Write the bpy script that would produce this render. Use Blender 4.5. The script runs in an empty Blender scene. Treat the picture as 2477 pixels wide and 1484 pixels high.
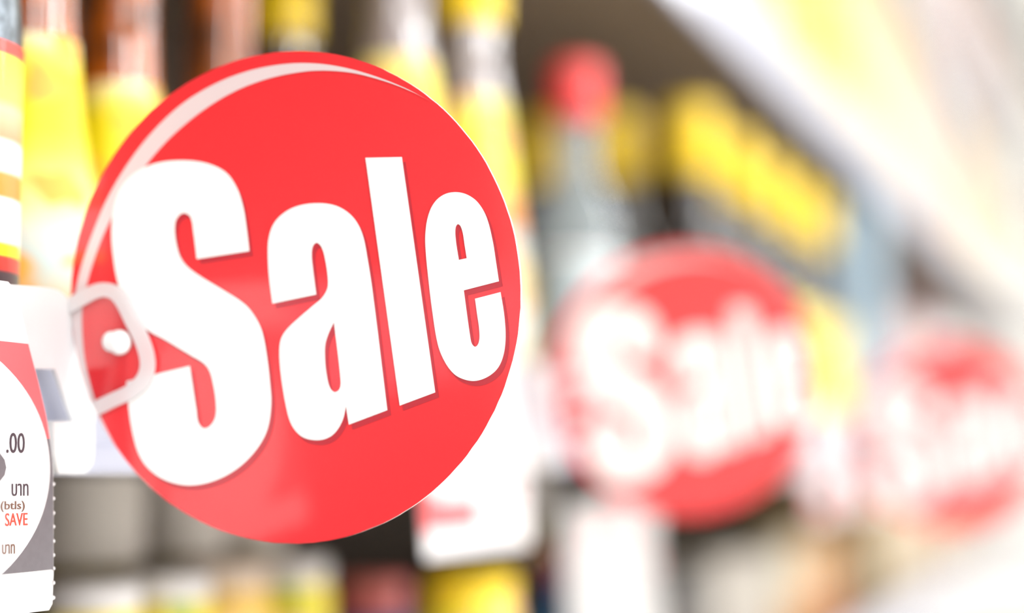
import bpy, bmesh, math, random
import numpy as np
from mathutils import Matrix, Vector

# ------------------------------------------------------------------ camera, light, exposure
scn = bpy.context.scene
col = scn.collection
EYE = 1.10
FPX, PCX, PCY = 4257.0, 1238.5, 742.0            # focal length and centre in photo pixels (2477 x 1484)
CAM = np.array([0.298, 0.0, EYE])
YAW = math.radians(20.09)                         # the shelf run lies 20 degrees to the right of the view axis
PIT = math.atan(368 / FPX)
f0 = np.array([-math.sin(YAW), math.cos(YAW), 0.0])
VR = np.array([math.cos(YAW), math.sin(YAW), 0.0])
VF = f0 * math.cos(PIT) + np.array([0, 0, math.sin(PIT)])
VU = -f0 * math.sin(PIT) + np.array([0, 0, math.cos(PIT)])
cam_data = bpy.data.cameras.new('camera')
cam = bpy.data.objects.new('camera', cam_data); col.objects.link(cam)
cam.matrix_world = Matrix([[VR[i], VU[i], -VF[i], CAM[i]] for i in range(3)] + [[0, 0, 0, 1]])
cam_data.sensor_width = 36.0
cam_data.lens = FPX / 2477 * 36.0
cam_data.clip_start = 0.01
cam_data.dof.use_dof = True
cam_data.dof.focus_distance = 0.482
cam_data.dof.aperture_fstop = cam_data.lens / 24.0
scn.camera = cam

world = bpy.data.worlds.new('store_air'); scn.world = world
world.use_nodes = True
world.node_tree.nodes['Background'].inputs[0].default_value = (1, 1, 1, 1)
world.node_tree.nodes['Background'].inputs[1].default_value = 0.4

scn.view_settings.view_transform = 'Standard'
scn.view_settings.look = 'None'
scn.view_settings.gamma = 1.0
scn.view_settings.use_curve_mapping = False
scn.view_settings.exposure = -0.48
scn.cycles.use_denoising = True
scn.cycles.max_bounces = 8
scn.cycles.transparent_max_bounces = 12
scn.cycles.caustics_reflective = False
scn.cycles.caustics_refractive = False

LAMP_W = 40.0            # watts of each ceiling fixture

# ------------------------------------------------------------------ helpers
def lin(c):
    return tuple((x / 12.92 if x <= 0.04045 else ((x + 0.055) / 1.055) ** 2.4) for x in (v / 255 for v in c))

MATS = {}
def mat(name, rgb, rough=0.5, spec=0.5, metal=0.0, coat=0.0, noise=0.0, nscale=60.0, coat_rough=0.08, rgb2=None):
    """plain procedural surface; noise > 0 mottles the colour a little (or towards rgb2)"""
    if name in MATS: return MATS[name]
    m = bpy.data.materials.new(name); m.use_nodes = True
    nt = m.node_tree; b = nt.nodes['Principled BSDF']
    c = lin(rgb)
    b.inputs['Base Color'].default_value = (*c, 1)
    b.inputs['Roughness'].default_value = rough
    b.inputs['Specular IOR Level'].default_value = spec
    b.inputs['Metallic'].default_value = metal
    b.inputs['Coat Weight'].default_value = coat
    b.inputs['Coat Roughness'].default_value = coat_rough
    if noise > 0:
        tc = nt.nodes.new('ShaderNodeTexCoord'); n = nt.nodes.new('ShaderNodeTexNoise')
        n.inputs['Scale'].default_value = nscale; n.inputs['Detail'].default_value = 3
        r = nt.nodes.new('ShaderNodeValToRGB')
        c2 = lin(rgb2) if rgb2 else tuple(v * (1 - noise) for v in c)
        r.color_ramp.elements[0].position = 0.38; r.color_ramp.elements[0].color = (*c2, 1)
        r.color_ramp.elements[1].position = 0.62; r.color_ramp.elements[1].color = (*c, 1)
        nt.links.new(tc.outputs['Object'], n.inputs['Vector'])
        nt.links.new(n.outputs['Fac'], r.inputs['Fac'])
        nt.links.new(r.outputs['Color'], b.inputs['Base Color'])
    MATS[name] = m
    return m

def band_mat(name, stops, rough=0.45, blotch=None, coat=0.3, nscale=70.0):
    """printed paper wrap: colour bands up the object's own height (metres), with printed blotches"""
    if name in MATS: return MATS[name]
    m = bpy.data.materials.new(name); m.use_nodes = True
    nt = m.node_tree; b = nt.nodes['Principled BSDF']
    b.inputs['Roughness'].default_value = rough; b.inputs['Coat Weight'].default_value = coat
    tc = nt.nodes.new('ShaderNodeTexCoord'); sp = nt.nodes.new('ShaderNodeSeparateXYZ')
    mr = nt.nodes.new('ShaderNodeMapRange')
    z0, z1 = stops[0][0], stops[-1][0]
    mr.inputs['From Min'].default_value = z0; mr.inputs['From Max'].default_value = z1
    cr = nt.nodes.new('ShaderNodeValToRGB'); cr.color_ramp.interpolation = 'LINEAR'
    el = cr.color_ramp.elements
    while len(el) < len(stops): el.new(0.5)
    for e, (z, c) in zip(el, stops):
        e.position = (z - z0) / (z1 - z0)
    for e, (z, c) in zip(el, stops):
        e.color = (*lin(c), 1)
    nt.links.new(tc.outputs['Object'], sp.inputs[0]); nt.links.new(sp.outputs['Z'], mr.inputs['Value'])
    nt.links.new(mr.outputs[0], cr.inputs['Fac'])
    out = cr.outputs['Color']
    if blotch:
        for k, bc in enumerate(blotch):
            n = nt.nodes.new('ShaderNodeTexNoise'); n.inputs['Scale'].default_value = nscale + 17 * k
            n.inputs['Detail'].default_value = 1.0
            mp = nt.nodes.new('ShaderNodeMapping'); mp.inputs['Location'].default_value = (3.1 * k, 1.7 * k, 0.9 * k)
            th = nt.nodes.new('ShaderNodeMapRange'); th.inputs['From Min'].default_value = 0.58; th.inputs['From Max'].default_value = 0.62
            mx = nt.nodes.new('ShaderNodeMixRGB'); mx.inputs['Color2'].default_value = (*lin(bc), 1)
            nt.links.new(tc.outputs['Object'], mp.inputs['Vector']); nt.links.new(mp.outputs[0], n.inputs['Vector'])
            nt.links.new(n.outputs['Fac'], th.inputs['Value']); nt.links.new(th.outputs[0], mx.inputs['Fac'])
            nt.links.new(out, mx.inputs['Color1']); out = mx.outputs[0]
    nt.links.new(out, b.inputs['Base Color'])
    MATS[name] = m
    return m

def clear_mat(name, rgb, alpha, gloss=0.12, rough=0.08):
    """clear or milky plastic: see-through, a milky body of weight alpha and a sheen"""
    if name in MATS: return MATS[name]
    m = bpy.data.materials.new(name); m.use_nodes = True
    nt = m.node_tree; nt.nodes.clear()
    o = nt.nodes.new('ShaderNodeOutputMaterial')
    t = nt.nodes.new('ShaderNodeBsdfTransparent')
    d = nt.nodes.new('ShaderNodeBsdfDiffuse'); d.inputs['Color'].default_value = (*lin(rgb), 1)
    tl = nt.nodes.new('ShaderNodeBsdfTranslucent'); tl.inputs['Color'].default_value = (*lin(rgb), 1)
    dm = nt.nodes.new('ShaderNodeMixShader'); dm.inputs[0].default_value = 0.35
    nt.links.new(d.outputs[0], dm.inputs[1]); nt.links.new(tl.outputs[0], dm.inputs[2])
    mx = nt.nodes.new('ShaderNodeMixShader'); mx.inputs[0].default_value = alpha
    nt.links.new(t.outputs[0], mx.inputs[1]); nt.links.new(dm.outputs[0], mx.inputs[2])
    g = nt.nodes.new('ShaderNodeBsdfGlossy'); g.inputs['Roughness'].default_value = rough
    lw0 = nt.nodes.new('ShaderNodeLayerWeight'); lw0.inputs['Blend'].default_value = 0.5
    lw = nt.nodes.new('ShaderNodeMath'); lw.operation = 'POWER'; lw.inputs[1].default_value = 4.0
    nt.links.new(lw0.outputs['Facing'], lw.inputs[0])
    ad = nt.nodes.new('ShaderNodeMath'); ad.operation = 'ADD'; ad.inputs[1].default_value = gloss; ad.use_clamp = True
    nt.links.new(lw.outputs[0], ad.inputs[0])
    mg = nt.nodes.new('ShaderNodeMixShader')
    nt.links.new(ad.outputs[0], mg.inputs[0]); nt.links.new(mx.outputs[0], mg.inputs[1]); nt.links.new(g.outputs[0], mg.inputs[2])
    nt.links.new(mg.outputs[0], o.inputs['Surface'])
    MATS[name] = m
    return m

def ray(px, py):
    return VF + VR * (px - PCX) / FPX - VU * (py - PCY) / FPX

def on_plane(px, py, p0, n):
    """where the line of sight through a photo pixel meets a plane of the place"""
    d = ray(px, py); k = np.dot(np.asarray(p0) - CAM, n) / np.dot(d, n)
    return CAM + d * k

def run_y(px, off):
    """distance along the shelf run of what stands off metres behind the shelf front at pixel column px"""
    a = YAW - math.atan((px - PCX) / FPX)
    return (CAM[0] + off) / math.tan(a)

def link(name, me, m=None, parent=None, loc=None, smooth=False):
    o = bpy.data.objects.new(name, me); col.objects.link(o)
    if m is not None and me is not None and not me.materials: me.materials.append(m)
    if parent is not None: o.parent = parent
    if loc is not None: o.location = loc
    return o

def tag(o, label, cat, group=None):
    o['label'] = label; o['category'] = cat
    if group: o['group'] = group
    return o

def thing(name, label, cat, loc=(0, 0, 0), group=None, rot=None):
    o = bpy.data.objects.new(name, None); col.objects.link(o)
    o.empty_display_size = 0.02
    o.location = loc
    if rot is not None: o.rotation_euler = rot
    return tag(o, label, cat, group)

def mesh_bm(name, bm, smooth=False):
    me = bpy.data.meshes.new(name); bm.normal_update(); bm.to_mesh(me); bm.free()
    if smooth:
        me.shade_smooth()
        try: me.set_sharp_from_angle(angle=math.radians(38))
        except Exception: pass
    return me

def box_mesh(name, x0, x1, y0, y1, z0, z1, bev=0.0):
    bm = bmesh.new()
    bmesh.ops.create_cube(bm, size=1)
    for v in bm.verts:
        v.co = Vector(((x0 + x1) / 2 + v.co.x * (x1 - x0), (y0 + y1) / 2 + v.co.y * (y1 - y0), (z0 + z1) / 2 + v.co.z * (z1 - z0)))
    if bev > 0:
        bmesh.ops.bevel(bm, geom=bm.edges[:], offset=bev, segments=2, affect='EDGES', profile=0.5)
    return mesh_bm(name, bm)

def lathe(name, prof, seg=36):
    """turned shape from a list of (radius, height)"""
    bm = bmesh.new(); rings = []
    for r, z in prof:
        if r < 1e-6: rings.append([bm.verts.new((0, 0, z))])
        else: rings.append([bm.verts.new((r * math.cos(2 * math.pi * k / seg), r * math.sin(2 * math.pi * k / seg), z)) for k in range(seg)])
    for a, b in zip(rings, rings[1:]):
        for k in range(seg):
            k2 = (k + 1) % seg
            if len(a) == 1 and len(b) == 1: continue
            if len(a) == 1: bm.faces.new((a[0], b[k2], b[k]))
            elif len(b) == 1: bm.faces.new((a[k], a[k2], b[0]))
            else: bm.faces.new((a[k], a[k2], b[k2], b[k]))
    bmesh.ops.recalc_face_normals(bm, faces=bm.faces)
    return mesh_bm(name, bm, True)

def prism(name, loops, depth=0.0002):
    """flat sheet of thickness depth from closed 2D loops (inner loops are holes), in local x, y; centred on z = 0"""
    cu = bpy.data.curves.new(name, 'CURVE'); cu.dimensions = '2D'; cu.fill_mode = 'BOTH'; cu.extrude = depth / 2
    for lp in loops:
        s = cu.splines.new('POLY'); s.points.add(len(lp) - 1); s.use_cyclic_u = True
        for p, q in zip(s.points, lp): p.co = (q[0], q[1], 0, 1)
    o = bpy.data.objects.new('tmp', cu); col.objects.link(o)
    bpy.context.view_layer.update()
    me = bpy.data.meshes.new_from_object(o.evaluated_get(bpy.context.evaluated_depsgraph_get()))
    me.name = name
    bpy.data.objects.remove(o); bpy.data.curves.remove(cu)
    return me

def smooth_loop(pts, n=6, closed=True):
    """points are (x, y) for smooth ones, (x, y, 1) for corners"""
    P = [np.array(p[:2], float) for p in pts]; C = [len(p) > 2 for p in pts]
    out = []; N = len(P)
    for i in range(N if closed else N - 1):
        j = (i + 1) % N; h = (i - 1) % N; k = (j + 1) % N
        a, b = P[i], P[j]; L = np.linalg.norm(b - a)
        def tang(q, c, r, cor):
            if cor: return b - a
            t = (r - q); t = t / (np.linalg.norm(t) + 1e-9); return t * L
        m0 = tang(P[h], a, P[j], C[i] or (not closed and i == 0)); m1 = tang(P[i], b, P[k], C[j] or (not closed and j == N - 1))
        cnt = 1 if (C[i] and C[j]) else n
        for s in range(cnt):
            t = s / cnt
            out.append((2*t**3-3*t**2+1)*a + (t**3-2*t**2+t)*m0 + (-2*t**3+3*t**2)*b + (t**3-t**2)*m1)
    if not closed: out.append(P[-1])
    return out

def text_mesh(name, body, p00, p10, p01, local, depth=0.00012):
    """printed characters fitted so that their box has the corners p00 (low left), p10 (low right), p01 (top left)"""
    cu = bpy.data.curves.new(name, 'FONT'); cu.body = body; cu.resolution_u = 4
    if depth: cu.extrude = 0.02
    o = bpy.data.objects.new('tmp', cu); col.objects.link(o)
    bpy.context.view_layer.update()
    me = bpy.data.meshes.new_from_object(o.evaluated_get(bpy.context.evaluated_depsgraph_get()))
    bpy.data.objects.remove(o); bpy.data.curves.remove(cu)
    me.name = name
    xs = [v.co.x for v in me.vertices]; ys = [v.co.y for v in me.vertices]
    x0, x1, y0, y1 = min(xs), max(xs), min(ys), max(ys)
    a, b, c = (np.array(local(*p)) for p in (p00, p10, p01))
    for v in me.vertices:
        q = a + (b - a) * (v.co.x - x0) / (x1 - x0) + (c - a) * (v.co.y - y0) / (y1 - y0)
        v.co = (q[0], q[1], v.co.z / 0.02 * depth)
    return me

# ------------------------------------------------------------------ common materials
M_white = mat('white_plastic', (244, 244, 246), 0.35)
M_rail = mat('rail_plastic', (172, 174, 194), 0.3, coat=0.3)
M_shelf = mat('shelf_steel', (140, 124, 110), 0.45, noise=0.12, nscale=30)
M_back = mat('back_panel_steel', (84, 66, 54), 0.55, noise=0.15, nscale=12)

# ------------------------------------------------------------------ the room
def struct(name, me, m, parent=None):
    o = link(name, me, m, parent)
    o['kind'] = 'structure'
    return o
X_W0, X_W1, Y_0, Y_1, H_R = -0.47, 5.2, -4.0, 7.5, 2.9
struct('floor', box_mesh('floor', X_W0 - .1, X_W1 + .1, Y_0 - .1, Y_1 + .1, -0.1, 0), mat('floor_vinyl', (226, 222, 214), 0.25, noise=0.05, nscale=6))
struct('ceiling', box_mesh('ceiling', X_W0 - .1, X_W1 + .1, Y_0 - .1, Y_1 + .1, H_R, H_R + .1), mat('ceiling_tile', (240, 240, 238), 0.8, noise=0.03, nscale=90))
Mw = mat('wall_paint', (240, 238, 234), 0.7, noise=0.03, nscale=4)
struct('wall_left', box_mesh('wall_left', X_W0 - .1, X_W0, Y_0 - .1, Y_1 + .1, 0, H_R), Mw)
struct('wall_right', box_mesh('wall_right', X_W1, X_W1 + .1, Y_0 - .1, Y_1 + .1, 0, H_R), Mw)
struct('wall_back', box_mesh('wall_back', X_W0, X_W1, Y_1, Y_1 + .1, 0, H_R), Mw)
struct('wall_front', box_mesh('wall_front', X_W0, X_W1, Y_0 - .1, Y_0, 0, H_R), Mw)
# ceiling fixtures: tray with a lamp; the two rows beyond the aisle are added fill
tray = box_mesh('lamp_tray', -.17, .17, -.62, .62, -.05, 0, .004)
for row, (lx, watt, where) in enumerate(((1.2, 0.7, 'over the aisle beside the shelves'), (2.8, 1.15, 'over the middle of the store, added to light the shelf insides'), (4.4, 1.6, 'along the far wall opposite the shelves, added to light the shelf insides'))):
    for k in range(5):
        t = thing('ceiling_lamp', 'long white fluorescent tray on the ceiling ' + where, 'ceiling lamp', (lx, -2.8 + 2.1 * k, H_R), 'ceiling lamps ' + where)
        link('lamp_tray', tray, M_white, t)
        ld = bpy.data.lights.new('lamp_tube', 'AREA'); ld.shape = 'RECTANGLE'; ld.size = .3; ld.size_y = 1.2
        ld.energy = LAMP_W * watt; ld.color = (0.965, 0.985, 1.0)
        lo = bpy.data.objects.new('lamp_tube', ld); col.objects.link(lo); lo.parent = t; lo.location = (0, 0, -.056)

# ------------------------------------------------------------------ the shelving run
XF = -0.008                                      # front of the price rails
Y_A, Y_B = -1.5, 5.5
LEV = [0.16, 0.56, 0.91, 1.12, 1.463, 1.80, 2.13]   # tops of the shelf boards
frame = thing('shelving_frame', 'dark steel back panels and uprights behind the store shelves', 'shelving', (0, 0, 0))
board = box_mesh('shelf_board', -.40, XF - .006, 0.001, .999, -.02, 0, .0015)
panel = box_mesh('back_panel', -.415, -.405, 0.002, .998, .1, 2.3)
post = box_mesh('upright', -.45, -.416, -.02, .02, 0, 2.3, .002)
kick = box_mesh('kick_plate', -.05, -.035, 0.001, .999, -LEV[0], -.02)
n_bay = int(round(Y_B - Y_A))
def rail_mesh(h):
    # ticket-rail section: face, bottom lip, rolled top edge
    sec = [(XF - .006, -.004), (XF - .001, -.004), (XF, -.002), (XF, .004), (XF - .0025, .006), (XF - .0025, h - .008), (XF, h - .006), (XF, h - .001), (XF - .001, h), (XF - .006, h)]
    bm = bmesh.new()
    a = [bm.verts.new((x, Y_A, z)) for x, z in sec]; c = [bm.verts.new((x, Y_B, z)) for x, z in sec]
    n = len(sec)
    for i in range(n):
        bm.faces.new((a[i], a[(i + 1) % n], c[(i + 1) % n], c[i]))
    bm.faces.new(a); bm.faces.new(c[::-1])
    bmesh.ops.recalc_face_normals(bm, faces=bm.faces)
    return mesh_bm('price_rail', bm)
rm = rail_mesh(0.048)
shelf_labels = ['bottom store shelf on a kick plate near the floor', 'empty low store shelf above the bottom one', 'store shelf carrying seasoning jars and low cartons', 'store shelf carrying the bottles, with sale signs on its white rail',
                'store shelf of cartons right above the bottles', 'store shelf of cartons, second above the bottles', 'topmost empty store shelf near the ceiling']
rail_where = ['', 'empty low shelf', 'shelf of seasoning jars', 'bottle shelf, holding the sale signs', 'shelf right above the bottles', 'second shelf above the bottles', 'topmost shelf']
for k, z in enumerate(LEV):
    sh = thing('store_shelf', shelf_labels[k], 'shelf', (0, 0, z), 'shelves of the run')
    for b in range(n_bay):
        link('shelf_board', board, M_shelf, sh, (0, Y_A + b, 0))
        if k == 0: link('kick_plate', kick, M_shelf, sh, (0, Y_A + b, 0))
    if k: tag(link('price_rail', rm, M_rail, None, (0, 0, z + (-.021 if k == 3 else -.036))), 'white plastic price rail on the ' + rail_where[k], 'price rail', 'price rails of the shelf run')
for b in range(n_bay): link('back_panel', panel, M_back, frame, (0, Y_A + b, 0))
for b in range(n_bay + 1): link('upright', post, M_shelf, frame, (0, Y_A + b, 0))

# ------------------------------------------------------------------ the round sale signs
DC = np.array([0.06656, 0.44641, EYE + 0.04593]); DR = 0.07
ya, pi_ = 0.03677, 0.06153
E1 = np.array([math.cos(ya), math.sin(ya), 0.0])
nn = np.array([math.sin(ya), -math.cos(ya), 0.0])
E2 = np.array([0, 0, math.cos(pi_)]) + nn * math.sin(pi_)
EN = np.cross(E1, E2)
FACE = 0.0006
def dl(px, py, off=FACE):
    p = on_plane(px, py, DC + EN * off, EN) - (DC + EN * off)
    return np.array([p @ E1, p @ E2])
S_ = [(603,608,1),(597,556),(588,500),(573,455),(546,417),(500,395),(442,388),(382,394),(332,414),(296,448),(277,492),(270,550),(272,605),(285,684),(306,738),(346,791),(400,823),(461,860),(491,878),(506,896),(515,926),(522,969),(522,1005),(512,1027),(494,1037),(480,1023),(475,993),(459,886,1),(306,923,1),(312,993),(321,1048),(337,1102),(364,1139),(406,1165),(461,1175),(521,1163),(576,1133),(619,1090),(646,1042),(656,981),(653,926),(646,866),(636,810),(622,775),(594,738),(540,702),(479,665),(449,641),(434,617),(424,574),(424,538),(434,521),(447,516),(461,526),(468,562),(476,627,1)]
A_ = [(659,735,1),(651,672),(648,620),(650,578),(662,542),(686,516),(719,499),(761,492),(802,495),(833,508),(859,532),(877,568),(888,620),(901,703),(937,993,1),(844,1028,1),(837,983,1),(828,1019),(808,1050),(782,1064),(750,1064),(725,1053),(704,1025),(691,978),(680,910),(676,859),(679,824),(691,801),(719,773),(756,741),(779,721),(792,698),(793,672),(787,630),(779,601),(767,588),(757,596),(754,617),(757,651),(765,713,1)]
A_h = [(808,780,1),(795,807),(787,833),(786,864),(789,900),(797,936),(809,949),(821,942),(824,921)]
L_ = [(884,382,1),(972,380,1),(1053,950,1),(967,982,1)]
E_ = [(1207,681,1),(1200,635),(1192,584),(1177,526),(1156,490),(1130,471),(1101,465),(1072,472),(1049,493),(1035,526),(1029,568),(1030,609),(1036,672),(1046,755),(1059,833),(1075,874),(1098,905),(1124,919),(1152,922),(1182,911),(1205,890),(1218,859),(1223,817),(1220,765),(1211,707,1),(1149,723,1),(1154,760),(1159,796),(1159,825),(1151,839),(1142,833),(1137,812),(1122,703,1)]
E_h = [(1110,629,1),(1129,625,1),(1124,594),(1118,558),(1109,543),(1102,552),(1103,584)]
SW = [(1042,246,1),(980,213),(900,182),(820,161),(750,153),(680,156),(600,172),(520,203),(440,252),(370,318),(310,395),(260,480),(222,570),(194,655),(178,730),(166,790),(170,850),(183,910),(205,975),(235,1040),(275,1105),(330,1170),(395,1222,1),(355,1180),(331,1150),(302,1113),(273,1067),(244,1010),(230,969),(218,928),(205,870),(199,804),(199,745),(207,700),(225,636),(252,565),(290,490),(345,410),(410,335),(490,268),(570,220),(650,190),(730,174),(790,171),(860,178),(940,200),(1000,224)]
def dloop(pts, off=FACE, shift=(0, 0)):
    out = []
    for p in smooth_loop(pts):
        q = dl(p[0] + shift[0], p[1] + shift[1], off)
        r = np.linalg.norm(q)
        if r > DR - 0.0003: q = q * (DR - 0.0003) / r
        out.append(q)
    return out
m_red = mat('glossy_red_print', (238, 44, 52), 0.38, coat=1.0, coat_rough=0.06)
m_red.node_tree.nodes['Principled BSDF'].inputs['Coat IOR'].default_value = 1.55
m_wht = mat('white_print', (244, 244, 245), 0.42, coat=0.35, coat_rough=0.2)
m_shd = mat('dark_red_print', (186, 36, 50), 0.4, coat=0.8, coat_rough=0.12)
m_swo = mat('pale_pink_print', (228, 208, 211), 0.4, coat=0.6, coat_rough=0.12)
m_edge = mat('cut_board_edge', (248, 240, 236), 0.7)
m_milk = clear_mat('milky_plastic', (248, 244, 247), 0.80, 0.05, 0.15)
m_clear = clear_mat('clear_plastic', (255, 250, 250), 0.0, 0.03, 0.06)
m_clip = clear_mat('frosted_plastic', (250, 250, 252), 0.86, 0.05, 0.2)

letters = {}
for nm, lps in dict(letter_s=[S_], letter_a=[A_, A_h], letter_l=[L_], letter_e=[E_, E_h]).items():
    letters[nm] = (prism(nm, [dloop(l, FACE + .0003) for l in lps], .00012), prism(nm + '_shadow', [dloop(l, FACE + .0001, (9, 12)) for l in lps], .00012))
swoosh = prism('swoosh', [dloop(SW, FACE + .0002)], .00012)
def disc_mesh():
    rnd = random.Random(4)
    N = 180; bm = bmesh.new(); t = FACE
    ring = []
    for k in range(N):
        a = 2 * math.pi * k / N; r = DR + rnd.uniform(-.00006, .00006)
        ring.append((r * math.cos(a), r * math.sin(a)))
    f = [bm.verts.new((x, y, t)) for x, y in ring]; b = [bm.verts.new((x, y, -t)) for x, y in ring]
    bm.faces.new(f).material_index = 0
    bm.faces.new(b[::-1]).material_index = 1
    for k in range(N):
        bm.faces.new((f[k], b[k], b[(k + 1) % N], f[(k + 1) % N])).material_index = 1
    return mesh_bm('disc', bm)
disc = disc_mesh(); disc.materials.append(m_red); disc.materials.append(m_edge)
# clear hanger over the left side of the disc: a sheet with a raised milky rim, held by a rivet
Z_RIM = FACE + .0016
rim_c = [(150 + x / 2.433, 640 + y / 2.433) for x, y in [(20, 258),(50, 240),(120, 200),(190, 163),(250, 150),(310, 166),(358, 220),(415, 335),(468, 440),(500, 540),(502, 620),(470, 690),(400, 752),(300, 800),(195, 852)]]
cl = smooth_loop(rim_c, 5, closed=False)
def ribbon(cl, w):
    L, R = [], []
    for i, p in enumerate(cl):
        a = cl[max(i - 1, 0)]; b = cl[min(i + 1, len(cl) - 1)]
        d = (b - a) / (np.linalg.norm(b - a) + 1e-9); n = np.array([-d[1], d[0]])
        L.append(p + n * w / 2); R.append(p - n * w / 2)
    return L + R[::-1]
rim = prism('hanger_rim', [[dl(*p, Z_RIM) for p in ribbon(cl, 35)]], .0008)
sheet = prism('hanger_sheet', [[dl(*p, FACE + .0009) for p in cl]], .0003)
rivet = lathe('rivet', [(0, .0016), (.0016, .0015), (.0028, .0011), (.0035, .0004), (.0037, 0), (.0037, -.0008), (0, -.0008)], 24)
rivet_lo = lathe('rivet_lug', [(0, .0010), (.0018, .0009), (.0027, .0004), (.003, 0), (.003, -.0008), (0, -.0008)], 20)
# the clip that grips the price rail (upright plate in the plane of the rail, with a window)
XC = -0.0035
def cp(px, py, x=XC):
    p = on_plane(px, py, (x, 0, 0), (1, 0, 0)); return np.array([p[1], p[2]])
CLIP = [(-20,686,1),(25,689),(101,695),(135,702),(152,714),(163,728),(169,761),(182,862),(209,957),(228,1000),(222,1030),(221,1050),(219,1112),(209,1135),(195,1145),(135,1147),(-20,1150,1)]
HOLE = [(56,892,1),(128,894,1),(172,1019,1),(92,1019,1)]
c0 = cp(169, 900)
clip = prism('clip_plate', [[np.array(cp(*p)) - c0 for p in smooth_loop(CLIP)], [np.array(cp(*p)) - c0 for p in smooth_loop(HOLE)]], .0012)
tab = prism('clip_foot', [[np.array(cp(*p, XC + .002)) - c0 for p in smooth_loop([(122,1022,1),(212,1020),(221,1032),(219,1112),(209,1135),(195,1145),(135,1147,1),(125,1100,1)])]], .0018)
BASIS = Matrix([[E1[i], E2[i], EN[i], DC[i]] for i in range(3)] + [[0, 0, 0, 1]])
PLATE = Matrix([[0, 0, 1, XC], [1, 0, 0, c0[0]], [0, 1, 0, c0[1]], [0, 0, 0, 1]])
def sale_sign(label, dx, dy, dz, turn=0.0):
    r = thing('sale_sign', label, 'sign', (dx, dy + DC[1], dz + DC[2] - .02), 'round sale signs along the price rail')
    def part(nm, me, m, parent=None, mw=None):
        o = link(nm, me, m, parent or r)
        if mw is not None: o.matrix_local = mw
        return o
    # turn: the disc swung on its hanger towards the aisle, about its edge by the rail
    B = Matrix.Rotation(turn, 4, 'Z') @ Matrix.Translation((0, -DC[1], -DC[2] + .02)) @ BASIS
    d = part('disc', disc, None, None, B)
    for nm, (a, b) in letters.items():
        o = part(nm + '_shadow', b, m_shd, d); o.location = (0, 0, FACE + .0001)
        o = part(nm, a, m_wht, d); o.location = (0, 0, FACE + .0003)
    o = part('swoosh', swoosh, m_swo, d); o.location = (0, 0, FACE + .0002)
    o = part('hanger_sheet', sheet, m_clear, r, B @ Matrix.Translation((0, 0, FACE + .0009)))
    o['label'] = 'clear plastic hanger over the edge of the disc'
    o = part('hanger_rim', rim, m_milk, r, B @ Matrix.Translation((0, 0, Z_RIM)))
    q = dl(287, 829, Z_RIM); o = part('rivet', rivet, M_white, r, B @ Matrix.Translation((q[0], q[1], Z_RIM)))
    o['label'] = 'small white rivet'
    q = dl(268, 827, Z_RIM); o2 = part('rivet_lug', rivet_lo, M_white, o); o2.location = (q[0] - dl(287, 829, Z_RIM)[0], q[1] - dl(287, 829, Z_RIM)[1], 0)
    P = Matrix.Translation((-dx, -DC[1], -DC[2] + .02 - dz)) @ PLATE
    c = part('clip_plate', clip, m_clip, r, P); c['label'] = 'frosted plastic clip gripping the rail'
    o = part('clip_foot', tab, m_clip, c); o.location = (0, 0, .002)
    if dx > .01:
        link('hanger_arm', box_mesh('hanger_arm', XC - dx, .012, -.0012, .0002, -.012, -.002), m_milk, r)
    return r
sale_sign('round red sale sign with sharp white lettering, beside the cut-off price card', 0, 0, 0)
sale_sign('round red sale sign between the sharp sign and the one on a long arm', 0.001, 0.437, -0.006, math.radians(5.5))
sale_sign('round red sale sign on a long clear arm, beyond the other two', 0.085, 0.90, -0.028, math.radians(4))

# ------------------------------------------------------------------ the price cards on the rail
m_paper = mat('card_paper', (230, 227, 230), 0.5)
m_cred = mat('card_red', (240, 96, 102), 0.45)
m_cgrey = mat('card_grey', (104, 99, 105), 0.5, noise=0.08, nscale=400)
m_cink = mat('card_ink', (64, 50, 60), 0.5)
m_cora = mat('card_orange_ink', (232, 70, 52), 0.5)
m_cbrn = mat('card_brown_ink', (112, 80, 66), 0.5)
# plane of the card: hangs on the rail, bottom a few millimetres out into the aisle
CP0 = np.array([0.000, 0.43, EYE + .049]); tl_ = math.radians(4.0)
CU = np.array([0, 1.0, 0]); CV = np.array([-math.sin(tl_), 0, math.cos(tl_)]); CN = np.cross(CU, CV)
def cd(px, py):
    p = on_plane(px, py, CP0, CN) - CP0
    return np.array([p @ CU, p @ CV])
def left(q, u): return np.array([u, q[1]])
U0 = cd(128, 1200)[0]; UL = U0 - 0.132
vtop = cd(15, 683)[1]; vbot = cd(118, 1478)[1]
edge = [(18,682),(30,695),(48,745),(68,835),(90,920),(110,1005),(119,1060),(124,1100),(127,1150),(128,1250),(128,1380),(125,1462),(117,1477)]
right = [cd(*p) for p in edge]
outline = [np.array([UL, vtop])] + right + [np.array([UL, vbot])]
v1 = cd(60, 832)[1]; v2 = cd(118, 1062)[1]; v3 = cd(100, 1381)[1]
def clip_right(v0, v1_, n=14):
    """right edge of the card between two heights"""
    vs = [q[1] for q in right][::-1]; us = [q[0] for q in right][::-1]
    return [np.array([np.interp(v, vs, us) - .0003, v]) for v in np.linspace(v0, v1_, n)]
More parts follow.
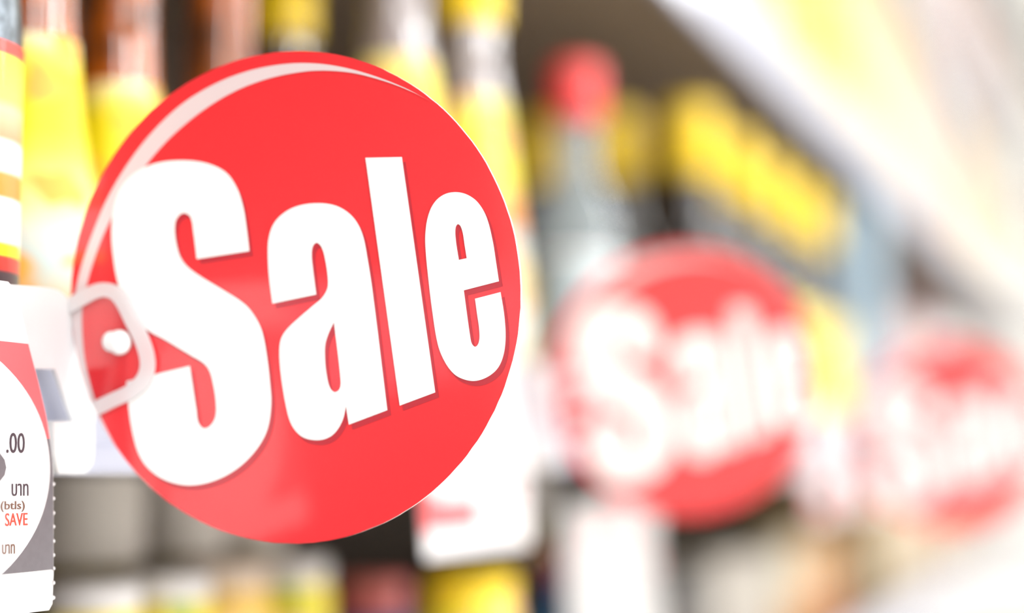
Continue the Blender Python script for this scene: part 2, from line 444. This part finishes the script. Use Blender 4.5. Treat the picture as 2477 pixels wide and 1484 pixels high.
# white round field in the middle of the card
cpts = np.array([cd(*p) for p in [(0,876),(34,913),(67,963),(94,1017),(111,1064),(116,1102),(111,1195),(97,1254),(75,1301),(47,1345),(19,1370),(0,1378)]])
vc = (cpts[0][1] + cpts[-1][1]) / 2
ru = 0.058; uc = cpts[:, 0].max() - ru
rv = float(np.median([abs(q[1] - vc) / math.sqrt(max(1e-6, 1 - ((q[0] - uc) / ru) ** 2)) for q in cpts if abs(q[1] - vc) > .012]))
oval = [np.array([uc + ru * math.cos(a), vc + rv * math.sin(a)]) for a in np.linspace(0, 2 * math.pi, 96, endpoint=False)]
oval = [np.array([min(q[0], np.interp(q[1], [r_[1] for r_ in right][::-1], [r_[0] for r_ in right][::-1]) - .0003), q[1]]) for q in oval]
me_card = prism('card', [outline], .0004)
me_card_far = prism('card', [outline], .0004)
m_paper_far = mat('pinkish_card_paper', (222, 208, 213), .5)
me_red = prism('red_panel', [[np.array([UL + .0003, v1])] + clip_right(v1, v2) + [np.array([UL + .0003, v2])]], .00012)
me_gry = prism('grey_panel', [[np.array([UL + .0003, v2])] + clip_right(v2, v3) + [np.array([UL + .0003, v3])]], .00012)
me_red2 = prism('red_corner', [[np.array([UL + .0003, v2 * .55 + v3 * .45]), np.array([UL + .020, v2 * .35 + v3 * .65]), np.array([UL + .066, v2 * .35 + v3 * .65]), np.array([UL + .066, v3]), np.array([UL + .0003, v3])]], .00012)
me_oval = prism('round_field', [oval], .00012)
CARDM = Matrix([[CU[i], CV[i], CN[i], CP0[i]] for i in range(3)] + [[0, 0, 0, 1]])
texts = [('price_decimals', '.00', (11,1097), (55,1097), (11,1048), m_cink), ('currency_word', 'บาท', (24,1201), (64,1201), (24,1171), m_cink),
         ('unit_word', 'ต(btls)', (-22,1241), (55,1239), (-22,1214), m_cbrn), ('save_word', 'SAVE', (8,1274), (62,1272), (8,1243), m_cora),
         ('saving_word', 'บาท', (1,1342), (31,1341), (1,1318), m_cbrn), ('price_digit', '6', (-105,1180), (10,1180), (-105,1010), m_cgrey)]
me_txt = [(nm, text_mesh(nm, s, a, b, c, cd), m) for nm, s, a, b, c, m in texts]
def perf():
    bm = bmesh.new()
    for py in (1172, 1207, 1242, 1275, 1310, 1344, 1376, 1411, 1447):
        q = cd(128, py)
        vs = [bm.verts.new((q[0] + dx, q[1] + dy, z)) for z in (-.0002, .0002) for dx, dy in ((-.0006, -.0007), (.0007, -.0003), (.0007, .0003), (-.0006, .0007))]
        bm.faces.new(vs[:4][::-1]); bm.faces.new(vs[4:])
        for i in range(4): bm.faces.new((vs[i], vs[(i + 1) % 4], vs[4 + (i + 1) % 4], vs[4 + i]))
    return mesh_bm('perforation', bm)
me_perf = perf()
def price_card(label, dy, full=True, dz=0.0, kind=0, rz=0.0, group='price cards along the rail'):
    r = thing('price_card', label, 'price card', (CP0[0], CP0[1] + dy + UL + .066, CP0[2] + dz), group)
    r.rotation_euler = (rz, 0, 0)
    B = Matrix.Translation((-CP0[0], -CP0[1] - UL - .066, -CP0[2])) @ CARDM
    c = link('card', me_card if full else me_card_far, m_paper if full else m_paper_far, r); c.matrix_local = B
    def lay(nm, me, m, z):
        o = link(nm, me, m, c); o.location = (0, 0, z); return o
    if kind == 0:
        lay('red_panel', me_red, m_cred, .0003); lay('grey_panel', me_gry, m_cgrey, .0003)
    else:
        lay('red_corner', me_red2, m_cred, .0003)
    if kind == 0: lay('round_field', me_oval, m_paper, .00045)
    if full:
        for nm, me, m in me_txt: lay(nm, me, m, .0006)
        p = lay('perforation', me_perf, m_paper, 0); p['kind'] = 'stuff'
    return r
price_card('red and grey price card in baht reading SAVE, beside the sharp sale sign', 0)
price_card('white price card with red corner, half behind the sharp sale sign', 0.398, True, 0.0, 1)
for k, y in enumerate((1.30, 1.52, 1.72, 1.98, 2.35, 2.75, 3.2, 3.7)):
    price_card('pale pinkish price card, %s on the rail beyond the middle sale sign' % ('first', 'second', 'third', 'fourth', 'fifth', 'sixth', 'seventh', 'eighth')[k], y, False, -0.012 if k < 3 else -.004, 1, group='price cards farther down the rail')

# ------------------------------------------------------------------ goods: turned types (bottles, jars)
TYPES = {}
def turned(key, parts):
    TYPES[key] = [(nm, lathe(nm, prof, 32), m, sub) for nm, prof, m, sub in parts]
def wrap(prof, t=.0004):
    """paper or film sleeve lying on a profile"""
    return [(r + t, z) for r, z in prof] 
def put(key, name, label, cat, x, y, z, group=None, rz=0.0):
    r = thing(name, label, cat, (x, y, z), group); r.rotation_euler = (0, 0, rz)
    last = None
    for nm, me, m, sub in TYPES[key]:
        o = link(nm, me, m, last if sub else r)
        if not sub: last = o
    return r

m_amber = mat('amber_sauce_glass', (176, 86, 8), 0.08, spec=0.5, coat=0.6, coat_rough=0.03, noise=0.6, nscale=45, rgb2=(84, 44, 18))
m_brown = mat('brown_sauce_glass', (78, 58, 48), 0.08, spec=0.8, coat=1.0, coat_rough=0.03)
m_soy = mat('black_sauce_glass', (40, 32, 28), 0.12, spec=0.5, coat=0.25, coat_rough=0.04)
m_grey_neck = mat('pale_sauce_glass', (150, 138, 140), 0.1, spec=0.8, coat=1.0, coat_rough=0.04)
m_ycap = mat('yellow_cap', (250, 210, 8), 0.35, coat=0.2)
m_rcap = mat('red_cap', (246, 70, 70), 0.35, coat=0.2)
m_clearb = clear_mat('clear_bottle', (196, 210, 218), 0.38, 0.06, 0.05)
m_foil = mat('silver_foil', (128, 136, 144), 0.3, metal=0.85, noise=0.5, nscale=160)
m_grylid = mat('grey_lid', (240, 234, 230), 0.4)
m_whitelid = mat('white_lid', (232, 228, 230), 0.35)
Y_ = (255, 236, 20); PY = (244, 226, 96); CR = (250, 238, 205); WH = (246, 246, 246); OR = (246, 150, 60); GR = (150, 190, 70); BL = (110, 170, 210); RD = (238, 60, 48)

lab_near = band_mat('label_near', [(.026, (60, 54, 60)), (.033, (60, 54, 60)), (.034, RD), (.0375, RD), (.038, Y_), (.041, Y_), (.042, WH), (.054, WH), (.055, OR), (.061, OR), (.063, WH), (.070, WH), (.072, (240, 150, 110)), (.080, (240, 190, 150)), (.083, PY), (.0955, (255, 240, 60)), (.0965, RD), (.100, RD)])
turned('near', [('bottle_body', [(0, 0), (.026, 0), (.028, .003), (.028, .108), (.027, .118), (.024, .132), (.018, .152), (.014, .17), (.014, .20), (0, .20)], m_foil, False),
                ('label', [(.028, .026), (.0285, .026), (.0285, .1), (.028, .1)], lab_near, True),
                ('cap', [(.0165, .19), (.0165, .222), (.015, .225), (0, .225)], m_ycap, False)])
lab_sauce = band_mat('label_sauce', [(.012, (226, 196, 150)), (.03, (232, 196, 140)), (.045, (196, 214, 214)), (.056, (222, 222, 210)), (.066, (250, 240, 150)), (.085, (250, 232, 60)), (.092, (246, 222, 8)), (.112, (246, 222, 8)), (.119, PY), (.127, (240, 234, 205))], blotch=[(250, 176, 60)], nscale=46, coat=0.0)
turned('sauce', [('bottle_body', [(0, 0), (.027, 0), (.029, .003), (.029, .035), (.0265, .055), (.021, .08), (.0178, .10), (.0160, .12), (.0150, .14), (.0145, .15), (.0145, .222), (0, .222)], m_amber, False),
                 ('label', wrap([(.029, .012), (.029, .035), (.0265, .055), (.021, .08), (.0178, .10), (.0156, .126)]), lab_sauce, True),
                 ('cap', [(.0175, .212), (.0175, .238), (.016, .241), (0, .241)], m_ycap, False)])
lab_soy = band_mat('label_soy', [(.02, (250, 200, 60)), (.05, Y_), (.09, (250, 214, 20)), (.12, (255, 226, 40)), (.13, (244, 220, 150))], blotch=[(250, 236, 190)], nscale=40)
lab_tall = band_mat('label_tall', [(.03, CR), (.06, WH), (.07, (252, 224, 150)), (.085, CR), (.095, (200, 226, 236)), (.102, OR), (.118, (250, 180, 90)), (.126, Y_), (.150, (255, 240, 60)), (.166, PY), (.178, (244, 238, 214))], blotch=[(252, 190, 110)], nscale=38)
ptall = [(0, 0), (.029, 0), (.031, .003), (.031, .055), (.0285, .085), (.0245, .118), (.0205, .15), (.0178, .172), (.0155, .186), (.0145, .192), (.0145, .224), (0, .224)]
turned('tall', [('bottle_body', ptall, m_grey_neck, False),
                ('label', wrap([(.031, .03), (.031, .055), (.0285, .085), (.0245, .118), (.0205, .15), (.0178, .172)]), lab_tall, True),
                ('cap', [(.0175, .2125), (.0178, .233), (.0165, .237), (0, .237)], m_ycap, False)])
turned('slim', [('bottle_body', [(0, 0), (.026, 0), (.028, .003), (.028, .10), (.022, .14), (.015, .168), (.014, .205), (0, .205)], m_brown, False),
                ('label', wrap([(.028, .03), (.028, .098)]), lab_soy, True),
                ('cap', [(.0165, .200), (.0165, .226), (.015, .229), (0, .229)], m_ycap, False)])
turned('redtop', [('bottle_body', [(0, 0), (.024, 0), (.026, .003), (.026, .11), (.022, .15), (.015, .185), (.014, .20), (0, .20)], m_brown, False),
                  ('label', wrap([(.026, .03), (.026, .108)]), lab_soy, True),
                  ('cap', [(.0155, .195), (.0155, .222), (.014, .225), (0, .225)], m_rcap, False)])
lab_clear = band_mat('label_clear', [(.02, (60, 90, 120)), (.05, (210, 224, 232)), (.10, (190, 206, 214)), (.11, WH)], nscale=60)
turned('clear', [('bottle_body', [(0, 0), (.026, 0), (.028, .003), (.028, .118), (.026, .135), (.019, .152), (.0135, .162), (.013, .20), (0, .20)], m_clearb, False),
                 ('label', wrap([(.028, .02), (.028, .11)]), lab_clear, True),
                 ('cap', [(.0165, .197), (.0175, .201), (.0175, .230), (.0165, .234), (.012, .236), (0, .236)], m_rcap, False),
                 ('neck_ring', [(.0135, .176), (.0155, .177), (.0155, .180), (.0135, .181)], m_clearb, False)])
turned('soy', [('bottle_body', [(0, 0), (.028, 0), (.030, .003), (.030, .125), (.028, .145), (.021, .172), (.0165, .188), (.016, .21), (0, .21)], m_soy, False),
               ('label', wrap([(.030, .02), (.030, .125)]), lab_soy, True),
               ('cap', [(.0195, .200), (.021, .203), (.021, .250), (.0195, .256), (.015, .258), (0, .258)], m_ycap, False)])
# low shelf: seasoning jars and grinders
lab_jar = band_mat('label_jar', [(.01, (250, 170, 40)), (.05, Y_), (.09, (250, 224, 10)), (.115, (255, 232, 60))], blotch=[(180, 200, 50), (252, 190, 150)], nscale=48)
lab_jar2 = band_mat('label_jar_orange', [(.01, (240, 150, 60)), (.06, (250, 196, 130)), (.115, (250, 206, 110))], blotch=[(250, 220, 20)], nscale=48)
lab_jar3 = band_mat('label_jar_blue', [(.01, (40, 120, 200)), (.06, (60, 150, 210)), (.092, (60, 130, 200)), (.099, (90, 90, 140)), (.104, (190, 80, 90)), (.12, (214, 110, 110))], nscale=48)
def jar(key, lab, lid, r=.021, h=.134):
    turned(key, [('jar_body', [(0, 0), (r - .002, 0), (r, .002), (r, h - .018), (r - .002, h - .013), (r - .003, h - .011), (0, h - .011)], lab, False),
                 ('lid', [(r - .002, h - .012), (r - .001, h - .011), (r - .001, h - .002), (r - .003, h), (0, h)], lid, False)])
jar('jar_yellow', lab_jar, m_whitelid, h=.139); jar('jar_big', lab_jar, m_ycap, r=.025, h=.128); jar('jar_orange', lab_jar2, mat('beige_lid', (226, 205, 190), .4), h=.141); jar('jar_blue', lab_jar3, mat('dull_red_lid', (214, 116, 110), .4), h=.122)
m_olive = mat('olive_spice', (150, 134, 70), 0.25, noise=0.3, nscale=120, coat=0.4)
turned('grinder', [('jar_body', [(0, 0), (.022, 0), (.0235, .003), (.0235, .135), (.021, .140), (0, .140)], m_olive, False),
                   ('lid', [(.0225, .141), (.0245, .143), (.0245, .181), (.0235, .184), (0, .184)], m_grylid, False)])

# ---- bottles on the main shelf
ZS = LEV[3]
put('near', 'sauce_bottle', 'yellow labelled sauce bottle with silver shoulder, above the SAVE price card', 'bottle', -.0380, 0.417, ZS)
for px, off, lb in ((57, .070, 'amber sauce bottle with yellow label beside the silver shouldered one'), (270, .085, 'amber sauce bottle with yellow label, second from the silver shouldered one'), (520, .085, 'amber sauce bottle with yellow label, third from the silver shouldered one')):
    put('sauce', 'sauce_bottle', lb, 'bottle', -off, run_y(px, off), ZS, 'amber sauce bottles', rz=px * .01)
put('slim', 'sauce_bottle', 'slim brown bottle with yellow cap behind the top of the sharp sale sign', 'bottle', -.13, run_y(680, .13), ZS)
put('tall', 'sauce_bottle', 'pale necked tapering bottle next to a small red cap', 'bottle', -.045, run_y(955, .045), ZS, 'tapering yellow labelled bottles', 1.0)
put('tall', 'sauce_bottle', 'pale necked tapering bottle with yellow cap, nearest the clear red capped bottle', 'bottle', -.045, run_y(1138, .045), ZS, 'tapering yellow labelled bottles', 0.3)
put('redtop', 'sauce_bottle', 'brown bottle with small red cap between the two tapering bottles', 'bottle', -.16, run_y(1045, .16), ZS)
put('clear', 'sauce_bottle', 'clear glass bottle with red cap before the yellow capped bottles', 'bottle', -.05, run_y(1395, .05), ZS)
for i, y in enumerate((1.335, 1.47, 1.60, 1.73, 1.86)):
    for j, off in enumerate((.040, .103, .166)[:3 if i == 0 else 1]):
        if i == 0: lb = 'yellow capped dark soy sauce bottle nearest the clear bottle, ' + ('at the shelf edge', 'second in from the shelf edge', 'third in from the shelf edge')[j]
        else: lb = 'yellow capped dark soy sauce bottle, %s along the shelf edge from the clear bottle' % ('', 'second', 'third', 'fourth', 'fifth')[i]
        put('soy', 'soy_sauce_bottle', lb, 'bottle', -off, y + .004 * j, ZS, 'yellow capped soy sauce bottles', rz=i + 2 * j)

# ------------------------------------------------------------------ goods: packs and pouches
def pack_mat(key, a, b, split=.5, blotch=None):
    return band_mat('pack_' + key, [(0, b), (max(.001, split - .02), b), (split + .02, a), (1.0, a)], rough=.4, blotch=blotch, nscale=14)
def carton(key):
    if 'c' + key in TYPES: return
    pass
PK = {}
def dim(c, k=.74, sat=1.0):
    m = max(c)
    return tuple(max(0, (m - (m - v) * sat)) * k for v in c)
def put_carton(name, label, x, y, z, w, d, h, ca, cb, group=None, key='', split=.45, blotch=None, lidc=None):
    """folded card box: body, printed front panel, tucked top flap; w along the run, d into the shelf"""
    k = (round(w, 3), round(d, 3), round(h, 3))
    if k not in PK:
        PK[k] = (box_mesh('box_body', -d, 0, -w / 2, w / 2, 0, h, .002), box_mesh('front_panel', 0, .0006, -w / 2 + .003, w / 2 - .003, .004, h - .004),
                 box_mesh('top_flap', -d + .002, -.002, -w / 2 + .003, w / 2 - .003, h, h + .0012))
    r = thing(name, label, 'box', (x, y, z), group)
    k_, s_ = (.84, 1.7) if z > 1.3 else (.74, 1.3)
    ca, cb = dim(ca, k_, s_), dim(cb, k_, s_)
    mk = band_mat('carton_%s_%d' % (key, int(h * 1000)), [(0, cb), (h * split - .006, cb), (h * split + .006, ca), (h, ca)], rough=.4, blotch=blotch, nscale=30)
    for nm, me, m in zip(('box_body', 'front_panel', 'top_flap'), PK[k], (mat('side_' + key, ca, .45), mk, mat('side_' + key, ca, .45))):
        o = bpy.data.objects.new(nm, me); col.objects.link(o); o.parent = r
        if not me.materials: me.materials.append(None)
        o.material_slots[0].link = 'OBJECT'; o.material_slots[0].material = m
    return r
def pouch_mesh(w, d, h):
    """filled pouch: fat at the bottom, pinched to a flat seal at the top"""
    bm = bmesh.new(); nu, nv = 20, 12; rows = []
    for j in range(nv + 1):
        t = j / nv; z = h * .9 * t
        th = d / 2 * max(.03, (1 - t ** 2.2)) * (0.75 + .25 * math.sin(math.pi * min(1, t * 1.6)))
        ww = w / 2 * (0.94 + .06 * t)
        rows.append([bm.verts.new((th * math.sin(a) * (abs(math.sin(a)) ** -.3 if abs(math.sin(a)) > 1e-4 else 0), ww * math.cos(a), z)) for a in [2 * math.pi * k / nu for k in range(nu)]])
    for a, b in zip(rows, rows[1:]):
        for k in range(nu): bm.faces.new((a[k], a[(k + 1) % nu], b[(k + 1) % nu], b[k]))
    bm.faces.new(rows[0][::-1]); bm.faces.new(rows[-1])
    return mesh_bm('pouch_body', bm, True)
PO = {}
def put_pouch(name, label, x, y, z, w, d, h, ca, cb, group=None, key='', split=.45, blotch=None):
    k = (round(w, 3), round(d, 3), round(h, 3))
    if k not in PO:
        PO[k] = (pouch_mesh(w, d, h), box_mesh('top_seal', -.0012, .0012, -w / 2, w / 2, h * .9, h, .0004))
    r = thing(name, label, 'pouch', (x, y, z), group)
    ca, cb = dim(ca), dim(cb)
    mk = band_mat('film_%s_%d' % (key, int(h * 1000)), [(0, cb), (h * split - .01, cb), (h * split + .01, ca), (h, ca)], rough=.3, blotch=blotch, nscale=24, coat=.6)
    for nm, me in zip(('pouch_body', 'top_seal'), PO[k]):
        o = bpy.data.objects.new(nm, me); col.objects.link(o); o.parent = r
        if not me.materials: me.materials.append(None)
        o.material_slots[0].link = 'OBJECT'; o.material_slots[0].material = mk
    return r
PINK = (250, 222, 214); PEACH = (252, 206, 160); PBLUE = (190, 212, 228); CREAM = (252, 240, 214); TAN = (236, 206, 160); MAG = (206, 60, 110); SLATE = (120, 128, 150); DARK = (70, 62, 60)

# main shelf, beyond the soy sauce
put_carton('carton', 'tall pale blue carton at the end of the soy sauce bottles', -.02, 2.175, ZS, .14, .12, .30, (206, 234, 255), (190, 224, 255), None, 'paleblue')
seq = [(1.985, .13, PINK, (250, 232, 220), .22, 'pink', 'pale pink refill pouch'), (2.325, .12, RD, (240, 120, 110), .24, 'red', 'red refill pouch'),
       (2.56, .12, (230, 220, 210), CREAM, .18, 'cream', 'cream refill pouch'), (2.69, .12, PEACH, CREAM, .19, 'peach', 'peach refill pouch'), (2.82, .12, MAG, (230, 120, 150), .24, 'magenta', 'magenta refill pouch'),
       (3.42, .13, (250, 180, 150), PINK, .22, 'rose', 'rose refill pouch'), (3.58, .13, (200, 206, 226), PINK, .25, 'lilac', 'lilac refill pouch'), (3.74, .13, PEACH, CREAM, .24, 'peach', 'tall peach refill pouch between two lilac ones'), (3.90, .13, (190, 200, 224), CREAM, .25, 'lilac2', 'grey lilac refill pouch'), (4.06, .13, CREAM, PEACH, .25, 'cream2', 'tall cream refill pouch'), (4.22, .13, PINK, CREAM, .25, 'pink2', 'tall pale pink refill pouch')]
for y, w, a, b, h, key, lb in seq:
    put_pouch('refill_pouch', lb + ' on the shelf beyond the soy sauce', -.055, y, ZS, w, .075, h, a, b, 'refill pouches beyond the soy sauce', key)

turned('squeeze', [('bottle_body', [(0, 0), (.034, 0), (.037, .004), (.037, .10), (.033, .125), (.024, .142), (0, .142)], mat('squeeze_red', (232, 60, 52), .3, coat=.5), False),
                   ('label', wrap([(.037, .02), (.037, .085)]), band_mat('label_squeeze', [(.02, PEACH), (.085, (250, 160, 130))]), True),
                   ('cap', [(.026, .142), (.028, .144), (.026, .18), (.018, .19), (.010, .205), (0, .207)], M_white, False)])
for y, nth in ((2.93, 'nearest'), (3.04, 'second from'), (3.15, 'third from'), (3.26, 'fourth from')):
    put('squeeze', 'squeeze_bottle', 'red squeeze bottle with white nozzle cap, %s the magenta pouch' % nth, 'bottle', -.05, y, ZS, 'red squeeze bottles among the refill pouches')

# shelf above: cartons
seq = [(1.30, .12, (240, 236, 240), WH, .20, 'white', 'white carton'), (1.44, .12, (250, 240, 225), WH, .20, 'ivory', 'ivory carton'), (1.58, .12, (255, 240, 70), WH, .20, 'yellow', 'bright yellow carton with white foot'), (1.72, .12, (255, 240, 60), (255, 248, 200), .20, 'yellow2', 'bright yellow carton with cream foot'),
       (1.86, .12, (255, 240, 90), CREAM, .20, 'lemon', 'lemon yellow carton'), (2.00, .12, (255, 240, 120), CREAM, .19, 'lemon2', 'pale lemon carton'), (2.14, .12, (252, 222, 190), CREAM, .19, 'skin', 'pale peach carton'), (2.28, .12, CREAM, WH, .20, 'cream', 'cream carton'), (2.42, .12, (252, 228, 196), CREAM, .20, 'sand', 'sand coloured carton'),
       (2.56, .12, CREAM, (252, 230, 190), .18, 'cream3', 'low cream carton'), (2.70, .12, PINK, CREAM, .20, 'blush', 'blush pink carton'), (2.84, .12, (252, 240, 225), PEACH, .20, 'pearl', 'pearl white carton with peach foot'), (2.98, .12, (205, 208, 216), (240, 220, 190), .20, 'steel', 'steel grey carton'), (3.12, .12, (180, 186, 200), (250, 210, 160), .20, 'slate', 'slate grey carton'), (3.26, .12, (240, 226, 205), (252, 206, 160), .20, 'oat', 'oat coloured carton'),
       (3.40, .12, (252, 214, 170), PEACH, .20, 'apricot', 'apricot carton'), (3.54, .12, (252, 230, 190), (252, 214, 160), .20, 'vanilla', 'vanilla carton'), (3.68, .12, (244, 240, 226), CREAM, .20, 'chalk', 'chalk white carton'), (3.82, .12, CREAM, (252, 226, 170), .20, 'cream4', 'cream and honey carton'), (3.96, .12, (236, 240, 230), CREAM, .20, 'mint', 'pale mint carton'), (4.10, .12, (240, 236, 226), CREAM, .20, 'bone', 'bone white carton'), (4.24, .12, PINK, CREAM, .20, 'blush2', 'blush and cream carton'), (4.38, .12, CREAM, WH, .20, 'cream5', 'cream and white carton by the blush one'), (4.52, .12, CREAM, WH, .20, 'cream5', 'last cream and white carton')]
for y, w, a, b, h, key, lb in seq:
    put_carton('carton', lb + ' on the shelf above the bottles', -.03, y, LEV[4], w, .16, h if y < 1.5 else .285, a, b, 'cartons on the shelf above', 'u' + key, .2)
# third shelf up
seq = [(2.35, (252, 226, 206), WH, 'a', 'peach and white'), (2.49, (246, 224, 214), WH, 'b', 'dusty pink and white'), (2.63, (244, 232, 232), WH, 'c', 'pale mauve'), (2.77, (244, 226, 222), CREAM, 'd', 'dusty pink and cream'), (2.91, (240, 230, 232), WH, 'e', 'lilac white'), (3.05, (246, 220, 206), WH, 'f', 'salmon and white'), (3.19, (250, 214, 196), WH, 'g', 'coral and white'), (3.33, (240, 226, 224), WH, 'h', 'rose grey'), (3.47, (236, 224, 224), WH, 'i', 'grey pink'), (3.61, (246, 196, 170), WH, 'j', 'orange pink'), (3.75, (240, 230, 226), WH, 'k', 'shell white'), (3.89, (240, 214, 206), WH, 'l', 'clay pink'), (4.03, (240, 230, 230), WH, 'm', 'pale grey'), (4.17, (236, 220, 216), WH, 'n', 'mushroom'), (4.31, (246, 236, 230), WH, 'o', 'milk white'), (4.45, (240, 220, 214), WH, 'p', 'powder pink')]
for y, a, b, key, lb in seq:
    put_carton('carton', lb + ' carton on the highest shelf in view', -.03, y, LEV[5], .12, .16, .22, a, b, 'cartons on the highest shelf in view', 't' + key)

# shelf below: jars in front, grinders behind, packs farther on
ZB = LEV[2]
OFJ = .12
for px, key, lb in ((235, 'jar_yellow', 'yellow seasoning jar with white lid under the frosted clip'), (412, 'jar_yellow', 'yellow seasoning jar next to the one under the frosted clip'), (556, 'jar_orange', 'orange seasoning jar with beige lid between yellow jars'),
                    (706, 'jar_yellow', 'yellow seasoning jar between an orange jar and a blue one'), (905, 'jar_blue', 'blue jar with dull red lid below the sharp sale sign'), (1140, 'jar_big', 'wide yellow seasoning jar with yellow lid below the red cornered price card'), (1325, 'jar_blue', 'blue jar with dull red lid beside the white pouch')):
    of = .05 if key == 'jar_big' else OFJ
    put(key, 'seasoning_jar', lb, 'jar', -of, run_y(px, of), ZB, 'seasoning jars on the shelf below', px * .02)
for px, wh in ((228, 'the jar under the frosted clip'), (440, 'the second yellow jar'), (590, 'the orange jar'), (1250, 'the wide yellow jar')):
    put('grinder', 'spice_grinder', 'olive spice grinder with tall grey cap behind ' + wh, 'jar', -.175, run_y(px, .175), ZB, 'spice grinders behind the seasoning jars')
put_pouch('refill_pouch', 'white pouch with pink print on the shelf below, under the middle sale sign', -.035, 1.105, ZB, .20, .05, .162, (250, 246, 248), (250, 246, 248), None, 'whitepk', .3, [(226, 120, 128)])
seq = [(1.385, DARK, (110, 70, 66), .10, 'dark', 'dark brown low carton'), (1.508, (214, 204, 194), (200, 190, 180), .105, 'greige', 'greige low carton'), (1.63, (206, 196, 186), (210, 200, 190), .10, 'stone', 'stone grey low carton'), (1.755, (224, 212, 186), (240, 190, 110), .11, 'wheat', 'wheat coloured low carton'), (1.88, (246, 190, 96), (240, 160, 70), .10, 'honey', 'honey orange low carton'), (2.005, (240, 176, 90), (240, 150, 60), .10, 'orange', 'orange low carton'), 
       (2.42, (246, 220, 176), CREAM, .14, 'cream', 'cream tall carton'), (2.56, (240, 196, 140), CREAM, .15, 'caramel', 'caramel tall carton'), (2.70, CREAM, (246, 220, 190), .15, 'ivory', 'ivory tall carton'), (2.84, (244, 210, 180), CREAM, .15, 'nude', 'nude peach tall carton'), (2.98, (246, 170, 130), CREAM, .15, 'salmon', 'salmon tall carton'), (3.12, (240, 190, 150), CREAM, .15, 'clay', 'clay tall carton'), (3.26, CREAM, PEACH, .15, 'milk', 'milky tall carton'), (3.40, (238, 226, 210), CREAM, .15, 'sand', 'sandy tall carton'), (3.54, CREAM, CREAM, .15, 'plain', 'plain cream tall carton next to the sandy one'), (3.68, PEACH, CREAM, .15, 'peach', 'peach tall carton'), (3.82, CREAM, CREAM, .15, 'plain', 'plain cream tall carton between peach and pink ones'), (3.96, PINK, CREAM, .15, 'pink', 'pink tall carton')]
for y, a, b, h, key, lb in seq:
    put_carton('carton', lb + ' on the shelf below the signs', -.05, y, ZB, .12, .16, h, a, b, 'cartons on the shelf below', 'l' + key)
